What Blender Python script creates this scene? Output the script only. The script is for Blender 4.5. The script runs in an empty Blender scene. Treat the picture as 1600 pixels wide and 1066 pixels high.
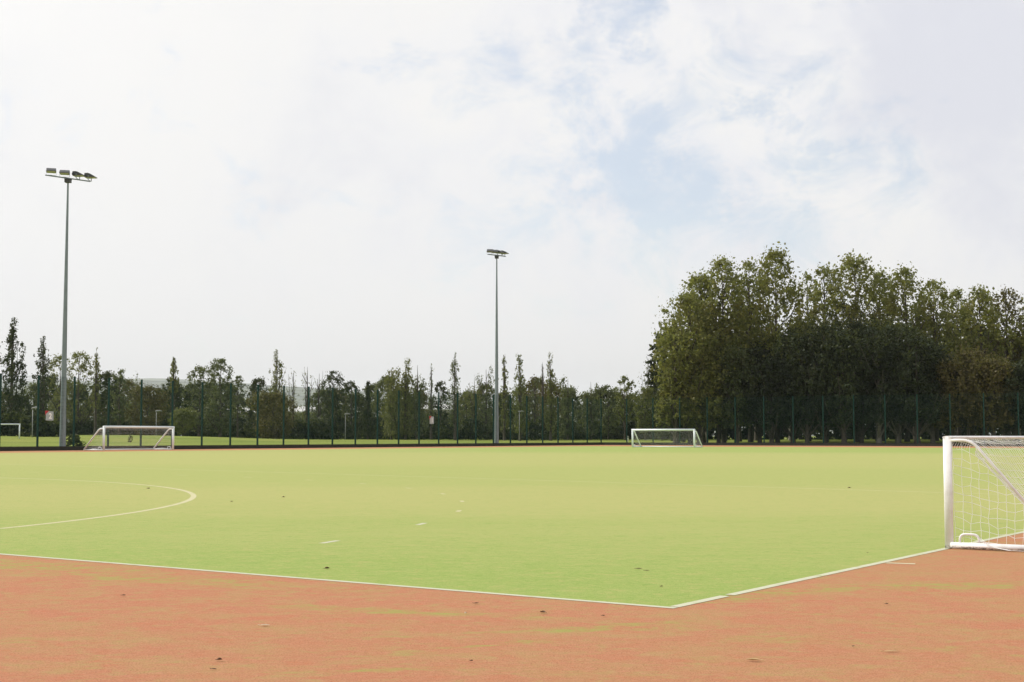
import bpy, math, random
import numpy as np
from mathutils import Vector, Matrix

S = bpy.context.scene
COL = S.collection
rad = math.radians
F = 2222.2                       # focal length in photo pixels (50 mm on 36 mm, 1600 px)
EYE = 0.8
PITCH = math.atan(148.5 / F)

# ------------------------------------------------------------------ camera geometry helpers
def ray(px, py):
    xc = (px - 800) / F; yc = (533 - py) / F
    Y = math.cos(PITCH) - yc * math.sin(PITCH); Z = math.sin(PITCH) + yc * math.cos(PITCH)
    return xc / Y, Z / Y
def P(px, py, Y):
    a, b = ray(px, py); return Vector((a * Y, Y, EYE + b * Y))
def G(px, py, z=0.0):
    a, b = ray(px, py); t = (z - EYE) / b; return Vector((a * t, t, z))
def wx(px, Y): return (px - 800) / F * Y
def wz(py, Y): return EYE + ray(800, py)[1] * Y

# ------------------------------------------------------------------ materials
def new_mat(name):
    m = bpy.data.materials.new(name); m.use_nodes = True
    nt = m.node_tree; b = nt.nodes['Principled BSDF']; return m, nt, b
def N(nt, t, **kw):
    n = nt.nodes.new(t)
    for k, v in kw.items(): setattr(n, k, v)
    return n
def mixc(nt, fac, a, b, mode='MIX'):
    n = N(nt, 'ShaderNodeMix', data_type='RGBA', blend_type=mode)
    for s, v in ((0, fac), (6, a), (7, b)):
        if hasattr(v, 'is_output'): nt.links.new(v, n.inputs[s])
        elif isinstance(v, (int, float)): n.inputs[s].default_value = v
        else: n.inputs[s].default_value = (*v, 1)
    return n.outputs[2]
def math_(nt, op, a, b=0.0, clamp=False):
    n = N(nt, 'ShaderNodeMath', operation=op, use_clamp=clamp)
    for s, v in ((0, a), (1, b)):
        if hasattr(v, 'is_output'): nt.links.new(v, n.inputs[s])
        else: n.inputs[s].default_value = v
    return n.outputs[0]
def ramp(nt, val, lo, hi, a=0.0, b=1.0, smooth=True):
    n = N(nt, 'ShaderNodeMapRange'); n.interpolation_type = 'SMOOTHSTEP' if smooth else 'LINEAR'
    nt.links.new(val, n.inputs[0])
    for i, v in ((1, lo), (2, hi), (3, a), (4, b)): n.inputs[i].default_value = v
    return n.outputs[0]
def noise(nt, vec, scale, detail=4, rough=.55, dist=0.0):
    n = N(nt, 'ShaderNodeTexNoise'); n.inputs['Scale'].default_value = scale
    n.inputs['Detail'].default_value = detail; n.inputs['Roughness'].default_value = rough
    n.inputs['Distortion'].default_value = dist
    if vec is not None: nt.links.new(vec, n.inputs['Vector'])
    return n
def mapping(nt, vec, rot=(0, 0, 0), scale=(1, 1, 1), loc=(0, 0, 0)):
    n = N(nt, 'ShaderNodeMapping'); nt.links.new(vec, n.inputs[0])
    n.inputs['Location'].default_value = loc; n.inputs['Rotation'].default_value = rot; n.inputs['Scale'].default_value = scale
    return n.outputs[0]
def position(nt): return N(nt, 'ShaderNodeNewGeometry').outputs['Position']
def objco(nt): return N(nt, 'ShaderNodeTexCoord').outputs['Object']
def bump(nt, b, h, strength, dist=.02):
    n = N(nt, 'ShaderNodeBump'); n.inputs['Strength'].default_value = strength; n.inputs['Distance'].default_value = dist
    nt.links.new(h, n.inputs['Height']); nt.links.new(n.outputs[0], b.inputs['Normal'])

def paint(name, col, rough=.5, dirt=None, dirt_amt=.3, scale=3, metal=0.0, spec=.5, zdirt=None):
    m, nt, b = new_mat(name)
    co = objco(nt); n = noise(nt, co, scale, 6, .6)
    c = mixc(nt, ramp(nt, n.outputs[0], .45, .75, 0, dirt_amt), col, dirt or tuple(x * .5 for x in col))
    if zdirt:
        sx = N(nt, 'ShaderNodeSeparateXYZ'); nt.links.new(co, sx.inputs[0])
        low = ramp(nt, sx.outputs[2], zdirt[0], zdirt[1], 1, 0)
        g = noise(nt, mapping(nt, co, scale=(1, 1, 1.6)), zdirt[2], 5, .7)
        f = math_(nt, 'MULTIPLY', low, ramp(nt, g.outputs[0], .42, .6))
        c = mixc(nt, f, c, (.05, .035, .025))
    nt.links.new(c, b.inputs['Base Color'])
    b.inputs['Roughness'].default_value = rough; b.inputs['Metallic'].default_value = metal
    b.inputs['Specular IOR Level'].default_value = spec
    return m

M = {}
M['goal_white'] = paint('goal_white', (.80, .80, .81), .38, (.50, .47, .42), .5, 9, zdirt=(.004, .026, 28))
M['far_goal_white'] = paint('far_goal_white', (.77, .84, .88), .42, (.62, .64, .64), .25, 2)
M['net'] = paint('net', (.84, .85, .86), .8, (.6, .58, .5), .3, 20)
M['galv'] = paint('galvanised', (.19, .235, .255), .55, (.11, .14, .155), .6, 1.5, metal=.35)
M['lamp_body'] = paint('lamp_body', (.045, .05, .052), .5, (.08, .07, .06), .5, 5)
M['glass'] = paint('lamp_glass', (.35, .34, .30), .12, (.2, .2, .18), .3, 4)
M['green_metal'] = paint('green_metal', (.002, .034, .025), .6, (.003, .026, .02), .4, 4, spec=.2)
M['board'] = paint('kickboard', (.013, .016, .011), .8, (.03, .03, .02), .5, 3)
M['sign_grey'] = paint('sign_grey', (.36, .40, .42), .5, (.28, .3, .3), .3, 6)
M['sign_red'] = paint('sign_red', (.42, .02, .03), .5, (.3, .02, .03), .3, 6)
M['sign_white'] = paint('sign_white', (.85, .85, .85), .5, (.7, .7, .7), .2, 6)
M['lamp_grey'] = paint('lamp_post', (.24, .25, .25), .5, (.25, .25, .25), .4, 3)
M['roof_pale'] = paint('roof_pale', (.62, .63, .62), .6, (.5, .5, .48), .4, .4)
M['wall_grey'] = paint('wall_cladding', (.28, .27, .25), .7, (.2, .19, .17), .4, .3)
M['window_dark'] = paint('window_dark', (.03, .035, .04), .15)
M['bark'] = paint('bark', (.075, .062, .048), .9, (.03, .026, .02), .8, 5)
M['bark_pale'] = paint('bark_pale', (.16, .145, .12), .9, (.06, .055, .045), .8, 4)
M['black_rubber'] = paint('rubber', (.02, .02, .02), .6)

def leaf_mat(name, c1, c2, c3, trans=.35):
    m, nt, b = new_mat(name)
    geo = N(nt, 'ShaderNodeNewGeometry')
    n = noise(nt, objco(nt), .45, 3, .5)
    c = mixc(nt, geo.outputs['Random Per Island'], c1, c2)
    c = mixc(nt, ramp(nt, n.outputs[0], .5, .72, 0, .8), c, c3)
    nt.links.new(c, b.inputs['Base Color']); b.inputs['Roughness'].default_value = .55
    b.inputs['Specular IOR Level'].default_value = .12 if trans < .22 else .3
    t = N(nt, 'ShaderNodeBsdfTranslucent'); nt.links.new(mixc(nt, .5, c, (.28, .31, .05)), t.inputs[0])
    ms = N(nt, 'ShaderNodeMixShader'); ms.inputs[0].default_value = trans
    nt.links.new(b.outputs[0], ms.inputs[1]); nt.links.new(t.outputs[0], ms.inputs[2])
    nt.links.new(ms.outputs[0], nt.nodes['Material Output'].inputs[0])
    return m
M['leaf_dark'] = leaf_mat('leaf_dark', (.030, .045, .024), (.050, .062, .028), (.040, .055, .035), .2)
M['leaf_grove'] = leaf_mat('leaf_grove', (.118, .138, .042), (.20, .20, .062), (.21, .175, .05), .48)
M['leaf_brown'] = leaf_mat('leaf_brown', (.088, .076, .026), (.118, .092, .032), (.07, .07, .028), .28)
M['leaf_shaded'] = leaf_mat('leaf_shaded', (.022, .033, .018), (.038, .048, .024), (.030, .042, .024), .15)  # shade of the grove's lower front and depths put into the leaf colour
M['leaf_olive'] = leaf_mat('leaf_olive', (.115, .13, .05), (.17, .18, .065), (.19, .17, .06), .42)
M['leaf_light'] = leaf_mat('leaf_light', (.11, .13, .045), (.15, .17, .05), (.16, .15, .05), .35)
M['leaf_grey'] = leaf_mat('leaf_grey', (.085, .112, .062), (.13, .152, .078), (.115, .125, .055), .38)
M['leaf_shrub'] = leaf_mat('leaf_shrub', (.045, .062, .024), (.07, .09, .03), (.08, .075, .03), .25)

# ------------------------------------------------------------------ mesh builder
class MB:
    def __init__(s): s.v = []; s.f = []; s.smooth = []
    def add(s, vs, fs, smooth=False):
        o = len(s.v); s.v.extend([tuple(v) for v in vs]); s.f.extend([tuple(i + o for i in f) for f in fs]); s.smooth.extend([smooth] * len(fs)); return s
    def box(s, c, size, rot=None):
        x, y, z = (d / 2 for d in size); c = Vector(c)
        vs = [Vector((a * x, b * y, d * z)) for d in (-1, 1) for b in (-1, 1) for a in (-1, 1)]
        if rot is not None: vs = [rot @ v for v in vs]
        return s.add([c + v for v in vs], [(0, 2, 3, 1), (4, 5, 7, 6), (0, 1, 5, 4), (2, 6, 7, 3), (0, 4, 6, 2), (1, 3, 7, 5)])
    def tube(s, pts, r, sides=8, cap=True, oval=None, up=None, smooth=True):
        """tube through pts; r a radius or one per point; oval=(a,b) scales along the two section axes"""
        pts = [Vector(p) for p in pts]; n = len(pts)
        rs = [r] * n if isinstance(r, (int, float)) else list(r)
        vs = []; prev = None
        for i, p in enumerate(pts):
            t = (pts[min(i + 1, n - 1)] - pts[max(i - 1, 0)])
            t = t.normalized() if t.length > 1e-9 else Vector((0, 0, 1))
            if prev is None:
                a = Vector(up) if up else (Vector((0, 0, 1)) if abs(t.z) < .9 else Vector((1, 0, 0)))
            else: a = prev
            u = (a - t * a.dot(t)).normalized(); w = t.cross(u); prev = u
            oa, ob = oval or (1, 1)
            for k in range(sides):
                q = 2 * math.pi * k / sides
                vs.append(p + u * (math.cos(q) * rs[i] * oa) + w * (math.sin(q) * rs[i] * ob))
        fs = []
        for i in range(n - 1):
            for k in range(sides):
                a = i * sides + k; b = i * sides + (k + 1) % sides
                fs.append((a, b, b + sides, a + sides))
        s.add(vs, fs, smooth)
        if cap:
            o = len(s.v) - len(vs)
            s.f.append(tuple(o + k for k in reversed(range(sides)))); s.f.append(tuple(o + (n - 1) * sides + k for k in range(sides))); s.smooth += [False, False]
        return s
    def prism(s, prof, w, axis=1):
        """profile in x,z extruded along y by w (centred)"""
        n = len(prof); vs = [(x, -w / 2, z) for x, z in prof] + [(x, w / 2, z) for x, z in prof]
        fs = [(i, (i + 1) % n, (i + 1) % n + n, i + n) for i in range(n)] + [tuple(reversed(range(n))), tuple(range(n, 2 * n))]
        return s.add(vs, fs)
    def xf(s, mat): s.v = [tuple(mat @ Vector(v)) for v in s.v]; return s
    def build(s, name, mat, parent=None, bevel=0):
        me = bpy.data.meshes.new(name); me.from_pydata(s.v, [], s.f); me.polygons.foreach_set('use_smooth', s.smooth); me.update()
        return link(name, me, mat, parent, bevel)
def link(name, me, mat, parent=None, bevel=0):
    if mat: me.materials.append(mat)
    o = bpy.data.objects.new(name, me); COL.objects.link(o)
    if parent: o.parent = parent
    if bevel:
        b = o.modifiers.new('bevel', 'BEVEL'); b.width = bevel; b.segments = 2; b.limit_method = 'ANGLE'
    return o
def tag(o, label=None, cat=None, group=None, kind=None):
    for k, v in (('label', label), ('category', cat), ('group', group), ('kind', kind)):
        if v: o[k] = v
    return o
def empty(name, loc, rz=0, label=None, cat=None, group=None):
    o = bpy.data.objects.new(name, None); COL.objects.link(o); o.location = loc; o.rotation_euler = (0, 0, rz); o.empty_display_size = .3
    return tag(o, label, cat, group)
def children(o): return [c for c in bpy.data.objects if c.parent is o]
def copy_tree(o, parent=None):
    kids = children(o); c = o.copy(); COL.objects.link(c)
    if parent: c.parent = parent
    for k in kids: copy_tree(k, c)
    return c
ORD = ['first', 'second', 'third', 'fourth', 'fifth', 'sixth', 'seventh', 'eighth', 'ninth', 'tenth', 'eleventh', 'twelfth', 'thirteenth', 'fourteenth', 'fifteenth', 'sixteenth', 'seventeenth', 'eighteenth', 'nineteenth', 'twentieth'] + ['twenty-' + w for w in ('first', 'second', 'third', 'fourth', 'fifth', 'sixth', 'seventh', 'eighth', 'ninth')] + ['thirtieth'] + ['thirty-' + w for w in ('first', 'second', 'third', 'fourth', 'fifth', 'sixth', 'seventh', 'eighth', 'ninth')] + ['fortieth'] + ['forty-' + w for w in ('first', 'second', 'third', 'fourth', 'fifth', 'sixth', 'seventh', 'eighth', 'ninth')]

# ------------------------------------------------------------------ camera
cam = bpy.data.cameras.new('camera'); cam.lens = 50; cam.sensor_width = 36; cam.clip_end = 20000; cam.clip_start = .05
co = bpy.data.objects.new('camera', cam); COL.objects.link(co); co.location = (0, 0, EYE); co.rotation_euler = (math.pi / 2 + PITCH, 0, 0); S.camera = co

# ------------------------------------------------------------------ fence layout
ZC = 128.0
CORNER = Vector((wx(939, ZC), ZC, 0))
LSTEP = Vector((-23.5365 / F * ZC, -.0157 * ZC, 0)); RSTEP = Vector((38.191 / F * ZC, -.01053 * ZC, 0))
UB = -LSTEP.normalized()          # along the left fence run, away from the camera
UA = -RSTEP.normalized()          # along the right fence run, away to the left
NL = Vector((-UB.y, UB.x, 0))     # outward normal of left run
NR = Vector((UA.y, -UA.x, 0))     # outward normal of right run (away from pitch)
if NR.y < 0: NR = -NR

def smooth(t): t = max(0.0, min(1.0, t)); return t * t * (3 - 2 * t)
def ground_z(x, y):
    p = Vector((x, y, 0)) - CORNER
    d = max(p.dot(NL), p.dot(NR))
    if d <= .3 or y < 2: return -.04
    px = 800 + F * x / y if y > 1 else 800
    r = .44 + .5 * smooth((520 - px) / 330)
    return -.04 + r * smooth((d - .3) / 36)

# ------------------------------------------------------------------ ground
def build_ground():
    rr = [0.5] + [2 * 1.13 ** i for i in range(0, 72)]
    rr = [r for r in rr if r < 12500]
    na = 240
    vs = [(0, 0, -.04)]; fs = []
    for r in rr:
        for k in range(na):
            a = 2 * math.pi * k / na; x, y = r * math.sin(a), r * math.cos(a); vs.append((x, y, ground_z(x, y)))
    for k in range(na): fs.append((0, 1 + (k + 1) % na, 1 + k))
    for i in range(len(rr) - 1):
        for k in range(na):
            a = 1 + i * na + k; b = 1 + i * na + (k + 1) % na; fs.append((a, b, b + na, a + na))
    m, nt, b = new_mat('lawn')
    pos = position(nt)
    n1 = noise(nt, pos, .06, 5, .6); n2 = noise(nt, mapping(nt, pos, scale=(.4, 2, 1)), .7, 4, .65); n3 = noise(nt, pos, 9, 3, .7)
    c = mixc(nt, ramp(nt, n1.outputs[0], .35, .65), (.19, .25, .04), (.27, .30, .06))
    c = mixc(nt, ramp(nt, n2.outputs[0], .5, .75, 0, .45), c, (.32, .30, .10))
    c = mixc(nt, ramp(nt, n3.outputs[0], .35, .7, 0, .5), c, (.13, .18, .03))
    nt.links.new(c, b.inputs['Base Color']); b.inputs['Roughness'].default_value = .9; b.inputs['Specular IOR Level'].default_value = .1
    mb = MB(); mb.add(vs, [tuple(reversed(f)) for f in fs], True)
    o = mb.build('ground', m); tag(o, kind='structure')
    return o
build_ground()

# ------------------------------------------------------------------ artificial turf
C0 = G(1048, 950); LA = G(0, 866); GB = G(1476, 858)
DA = (LA - C0).normalized(); DB = (GB - C0).normalized()
def isect(p, d, q, e):
    den = d.x * e.y - d.y * e.x; t = ((q.x - p.x) * e.y - (q.y - p.y) * e.x) / den; return p + d * t
offL = CORNER - NL * 7.0; offR = CORNER - NR * 14.0
farB = isect(C0, DB, offR, UA)                 # where the near-right edge meets the far end
farA = isect(C0, DA, offL, UB)
farC = isect(offL, UB, offR, UA)

def turf_streaks(nt, pos):
    """fine fibre grain plus larger worn drifts of sand"""
    fine = noise(nt, mapping(nt, pos, rot=(0, 0, rad(-20)), scale=(26, 34, 1)), 1, 6, .8)
    grain = noise(nt, pos, 140, 2, .7)
    mid = noise(nt, mapping(nt, pos, rot=(0, 0, rad(15)), scale=(.8, 1.2, 1)), 2.6, 8, .70, .4)
    big = noise(nt, mapping(nt, pos, scale=(.35, 1, 1)), .16, 5, .6)
    blot = noise(nt, mapping(nt, pos, rot=(0, 0, rad(-25)), scale=(1, 1.25, 1)), 7.5, 7, .68, .5)
    return fine.outputs[0], grain.outputs[0], mid.outputs[0], big.outputs[0], blot.outputs[0]

def sep(nt, v):
    n = N(nt, 'ShaderNodeSeparateXYZ'); nt.links.new(v, n.inputs[0]); return n.outputs
def ellipse_mask(nt, pos, c, ang, a, bb, warp):
    """soft worn patch of given centre, heading and half axes in metres, its edge broken by noise"""
    v = mapping(nt, pos, loc=(0, 0, 0))
    sub = N(nt, 'ShaderNodeVectorMath', operation='SUBTRACT'); nt.links.new(v, sub.inputs[0]); sub.inputs[1].default_value = (c[0], c[1], 0)
    m = N(nt, 'ShaderNodeMapping'); m.vector_type = 'POINT'; nt.links.new(sub.outputs[0], m.inputs[0])
    m.inputs['Rotation'].default_value = (0, 0, -ang)
    sc = N(nt, 'ShaderNodeVectorMath', operation='MULTIPLY'); nt.links.new(m.outputs[0], sc.inputs[0]); sc.inputs[1].default_value = (1 / a, 1 / bb, 0)
    ln = N(nt, 'ShaderNodeVectorMath', operation='LENGTH'); nt.links.new(sc.outputs[0], ln.inputs[0])
    d = math_(nt, 'ADD', ln.outputs['Value'], math_(nt, 'MULTIPLY', math_(nt, 'SUBTRACT', warp, .5), 3.4))
    return ramp(nt, d, .0, 1.25, 1, 0)

def mat_red():
    m, nt, b = new_mat('red_turf'); pos = position(nt)
    fine, grain, mid, big, blot = turf_streaks(nt, pos)
    c = mixc(nt, ramp(nt, mid, .40, .66), (.445, .178, .102), (.41, .24, .11))
    c = mixc(nt, ramp(nt, blot, .50, .66, 0, .8), c, (.385, .285, .115))
    c = mixc(nt, ramp(nt, blot, .46, .32, 0, .75), c, (.47, .155, .085))
    c = mixc(nt, ramp(nt, big, .42, .62, 0, .3), c, (.37, .26, .11))
    c = mixc(nt, ramp(nt, fine, .40, .66, 0, .75), c, (.50, .245, .145))
    c = mixc(nt, ramp(nt, grain, .5, .68, 0, .7), c, (.20, .09, .045))
    # thin drifts of moss, thicker close to the corner of the pitch
    mo = noise(nt, mapping(nt, pos, rot=(0, 0, rad(-12)), scale=(.9, 1.6, 1)), 1.7, 9, .74, .6).outputs[0]
    moss = math_(nt, 'MULTIPLY', ramp(nt, mo, .52, .68, 0, .55), ramp(nt, blot, .42, .60, .25, 1))
    w = noise(nt, mapping(nt, pos, scale=(1, 1.5, 1)), 3.0, 9, .76, .4).outputs[0]
    for (px, py, ang, a, bb) in ((975, 978, 25, .34, .12), (822, 1003, 22, .22, .05), (735, 1010, 18, .35, .035), (1240, 925, 33, .9, .16), (1500, 915, 10, .75, .25),
                                 (60, 885, -30, 1.2, .35), (250, 905, -28, 1.4, .25), (620, 955, -20, .9, .12), (1150, 937, 34, .28, .10), (900, 985, 10, .6, .07), (640, 1045, 15, .3, .05)):
        p = G(px, py); e = ellipse_mask(nt, pos, p, rad(ang), a, bb, w)
        moss = math_(nt, 'MAXIMUM', moss, math_(nt, 'MULTIPLY', math_(nt, 'MULTIPLY', e, .95), ramp(nt, blot, .40, .58, .1, 1)))
    moss = math_(nt, 'MULTIPLY', moss, ramp(nt, fine, .35, .6, .35, 1))
    c = mixc(nt, moss, c, (.30, .315, .085))
    nt.links.new(c, b.inputs['Base Color']); b.inputs['Roughness'].default_value = .95; b.inputs['Specular IOR Level'].default_value = .1
    bump(nt, b, fine, .6, .012); return m
def mat_green():
    m, nt, b = new_mat('green_turf'); pos = position(nt)
    fine, grain, mid, big, blot = turf_streaks(nt, pos)
    x, y, z = sep(nt, pos)
    q = math_(nt, 'ADD', y, math_(nt, 'MULTIPLY', x, .16))           # bands lie roughly along the near edge
    q = math_(nt, 'ADD', q, math_(nt, 'MULTIPLY', math_(nt, 'SUBTRACT', big, .5), 14))
    sand = math_(nt, 'MULTIPLY', ramp(nt, q, 7, 18), ramp(nt, q, 21, 25, 1, .65))
    sand = math_(nt, 'ADD', sand, ramp(nt, q, 33, 44, 0, .28))
    sand = math_(nt, 'SUBTRACT', sand, math_(nt, 'MULTIPLY', ramp(nt, q, 62, 78), ramp(nt, x, -14, 2, .15, .75)))
    sand = math_(nt, 'ADD', sand, math_(nt, 'MULTIPLY', math_(nt, 'SUBTRACT', mid, .5), 1.1), True)
    c = mixc(nt, sand, (.265, .355, .088), (.405, .395, .15))
    c = mixc(nt, ramp(nt, blot, .50, .66, 0, .65), c, (.40, .375, .135))
    c = mixc(nt, ramp(nt, blot, .47, .32, 0, .6), c, (.20, .315, .065))
    c = mixc(nt, ramp(nt, fine, .40, .66, 0, .6), c, (.40, .43, .155))
    c = mixc(nt, ramp(nt, grain, .5, .68, 0, .6), c, (.11, .18, .04))
    nt.links.new(c, b.inputs['Base Color']); b.inputs['Roughness'].default_value = .95; b.inputs['Specular IOR Level'].default_value = .1
    bump(nt, b, fine, .6, .012); return m
def mat_line(name, col, wear):
    m, nt, b = new_mat(name); pos = position(nt)
    n = noise(nt, pos, 6, 6, .7).outputs[0]; n2 = noise(nt, pos, 90, 3, .7).outputs[0]
    f = math_(nt, 'ADD', ramp(nt, n, .52, .68, 0, wear), ramp(nt, n2, .5, .8, 0, .35), True)
    c = mixc(nt, f, col, (.33, .36, .13))
    nt.links.new(c, b.inputs['Base Color']); b.inputs['Roughness'].default_value = .9; return m

def sheet(name, pts, z, mat, nx=1):
    mb = MB(); vs = [(p.x, p.y, z) for p in pts]
    ar = sum(vs[i][0] * vs[(i + 1) % len(vs)][1] - vs[(i + 1) % len(vs)][0] * vs[i][1] for i in range(len(vs)))
    f = tuple(range(len(vs)));
    if ar < 0: f = f[::-1]
    mb.add(vs, [f]); o = mb.build(name, mat); return tag(o, kind='structure')
fr = CORNER - NL * .1 - NR * .1
s1 = fr - UB * 190; s2 = fr - UA * 150
red = [fr, s1, s1 + Vector((-25, -60, 0)), Vector((-60, -30, 0)), Vector((90, -30, 0)), s2]
sheet('run_off', red, 0.0, mat_red())
sheet('pitch', [C0, farB, farC, farA], .0009, mat_green())
ML = mat_line('line_white', (.50, .50, .37), .6); MT = mat_line('line_tan', (.50, .47, .27), .8)
def strip(name, pts, w, z, mat, closed=False):
    L, R = [], []
    for i, p in enumerate(pts):
        t = (pts[min(i + 1, len(pts) - 1)] - pts[max(i - 1, 0)]).normalized(); n = Vector((-t.y, t.x, 0))
        L.append(p + n * w / 2); R.append(p - n * w / 2)
    mb = MB(); vs = [(p.x, p.y, z) for p in L + R]; n = len(pts)
    mb.add(vs, [(i + n, i + 1 + n, i + 1, i) for i in range(n - 1)])
    return tag(mb.build(name, mat), kind='structure')
strip('side_line', [C0 - DA * .027, farA], .050, .0018, ML)
gap0 = C0 + DB * ((G(1143, 932.5) - C0).dot(DB)); gap1 = C0 + DB * ((G(1152, 931) - C0).dot(DB))
strip('goal_line', [C0 + DB * .0375, gap0], .054, .0019, ML)
strip('goal_line', [gap1, farB], .054, .0019, ML)
CC = Vector((-17.65, 16.09, 0))
strip('circle_line', [CC + Vector((math.cos(a), math.sin(a), 0)) * 13.73 for a in np.linspace(rad(-40), rad(150), 150)], .075, .0018, MT)
for q in np.arange(-56, 80, 7.6):
    a0 = rad(q + 37.7 - 30 - 0.0); pts = [CC + Vector((math.cos(a), math.sin(a), 0)) * 17.1 for a in np.linspace(a0 - .0085, a0 + .0085, 4)]
    if (pts[0] - C0).dot(Vector((DA.y, -DA.x, 0))) < -.2 or True:
        p = pts[0]
        s_ = (p - C0); inside = (s_.x * DA.y - s_.y * DA.x) * (DB.x * DA.y - DB.y * DA.x) > 0
        if inside: strip('dash_mark', pts, .05, .0018, ML if p.y < 13 else MT)
l0, l1 = G(800, 749.5), G(1476, 770); dl = (l1 - l0).normalized()
strip('cross_line', [l0 - dl * 24, l0 + dl * 14], .055, .0016, MT)
strip('tick_mark', [G(1385, 880), G(1430, 881.5)], .045, .0016, mat_line('line_tick', (.62, .6, .42), .3))

# ------------------------------------------------------------------ fences
FH = 4.1
def fence(step, n0, n1, label, name='wire_fence', first_post=True):
    u = step.normalized(); L = step.length; rz = math.atan2(u.y, u.x)
    root = empty(name, CORNER, 0, label, 'fence')
    pm = MB().box((0, 0, FH / 2), (.085, .085, FH)); pm.box((0, 0, FH + .012), (.095, .095, .024))
    post = None; panel = None; board = None
    wm = MB(); n = int(L / .055)
    for i in range(n + 1): wm.box((i * L / n, 0, (.22 + FH) / 2), (.0038, .0038, FH - .22))
    for k in range(int((FH - .22) / .2) + 1): wm.box((L / 2, .006, .24 + k * .2), (L, .0055, .0055))
    bm_ = MB().box((L / 2 + .0, -.05, .105), (L - .004, .03, .21)); bm_.box((L / 2, -.05, .222), (L - .004, .045, .02))
    side = -1 if n0 is not None else 1
    for i in range(n0, n1 + 1):
        p = step * i
        if i == n0:
            post = pm.build('post', M['green_metal'], root); o = post
            if not first_post: o = None; post.location = step * (n1 + 1); post.rotation_euler = (0, 0, rz)
            panel = wm.build('mesh_panel', M['green_metal'], root); q = panel
            board = bm_.build('kickboard', M['board'], root); r = board
        else:
            o = post.copy(); COL.objects.link(o)
            if i < n1:
                q = panel.copy(); COL.objects.link(q); r = board.copy(); COL.objects.link(r)
            else: q = r = None
        for ob in (o, q, r):
            if ob is None: continue
            ob.parent = root; ob.location = p; ob.rotation_euler = (0, 0, rz)
        if r is not None:                                   # the board is on the pitch side of the posts
            inn = -(NL if step is LSTEP else NR)
            loc = Vector((-math.sin(rz), math.cos(rz), 0))
            if loc.dot(inn) > 0: r.location = p + loc * .1
    return root
fence(LSTEP, 0, 28, 'tall green wire mesh fence along the side of the pitch behind the two floodlight masts')
fence(RSTEP, 0, 17, 'tall green wire mesh fence at the end of the pitch before the grove', first_post=False)

# number signs on the left run
def sign(n, zc, w, h, digit, label):
    Y = 128 * (1 - .0157 * n); p = CORNER + LSTEP * n - NL * .03
    rz = math.atan2(UB.y, UB.x)
    root = empty('number_sign', (p.x, p.y, zc), rz, label, 'sign')
    MB().box((0, -.03, 0), (w, .012, h)).build('board', M['sign_grey'], root)
    t = MB(); a = .40
    y0, y1 = -.046, -.0365
    tri = [(-w / 2 - .06, h / 2 + .03), (-w / 2 + w * a, h / 2 + .03), (-w / 2 - .06, h / 2 - h * a)]
    vs = [(x, y0, z) for x, z in tri] + [(x, y1, z) for x, z in tri]
    t.add(vs, [(0, 2, 1), (3, 4, 5), (0, 1, 4, 3), (1, 2, 5, 4), (2, 0, 3, 5)]).build('corner_mark', M['sign_red'], root)
    cu = bpy.data.curves.new('numeral', 'FONT'); cu.body = digit; cu.size = h * .82; cu.extrude = .003; cu.align_x = 'CENTER'; cu.align_y = 'CENTER'; cu.offset = .012
    tmp = bpy.data.objects.new('tmp', cu); COL.objects.link(tmp)
    me = bpy.data.meshes.new_from_object(tmp.evaluated_get(bpy.context.evaluated_depsgraph_get())); bpy.data.objects.remove(tmp)
    me.transform(Matrix.Rotation(math.pi / 2, 4, 'X')); me.name = 'numeral'; me.materials.clear()
    o = link('numeral', me, M['sign_white'], root); o.location = (.03, -.042, -.02)
sign(24.70, wz(650, 128 * (1 - .0157 * 24.7)), .50, .50, '2', 'grey sign with a red corner and white numeral two, beside the tall mast')
sign(10.39, wz(656.8, 128 * (1 - .0157 * 10.39)), .50, .55, '1', 'grey sign with white numeral one on the fence below a leaning thin tree')

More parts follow.
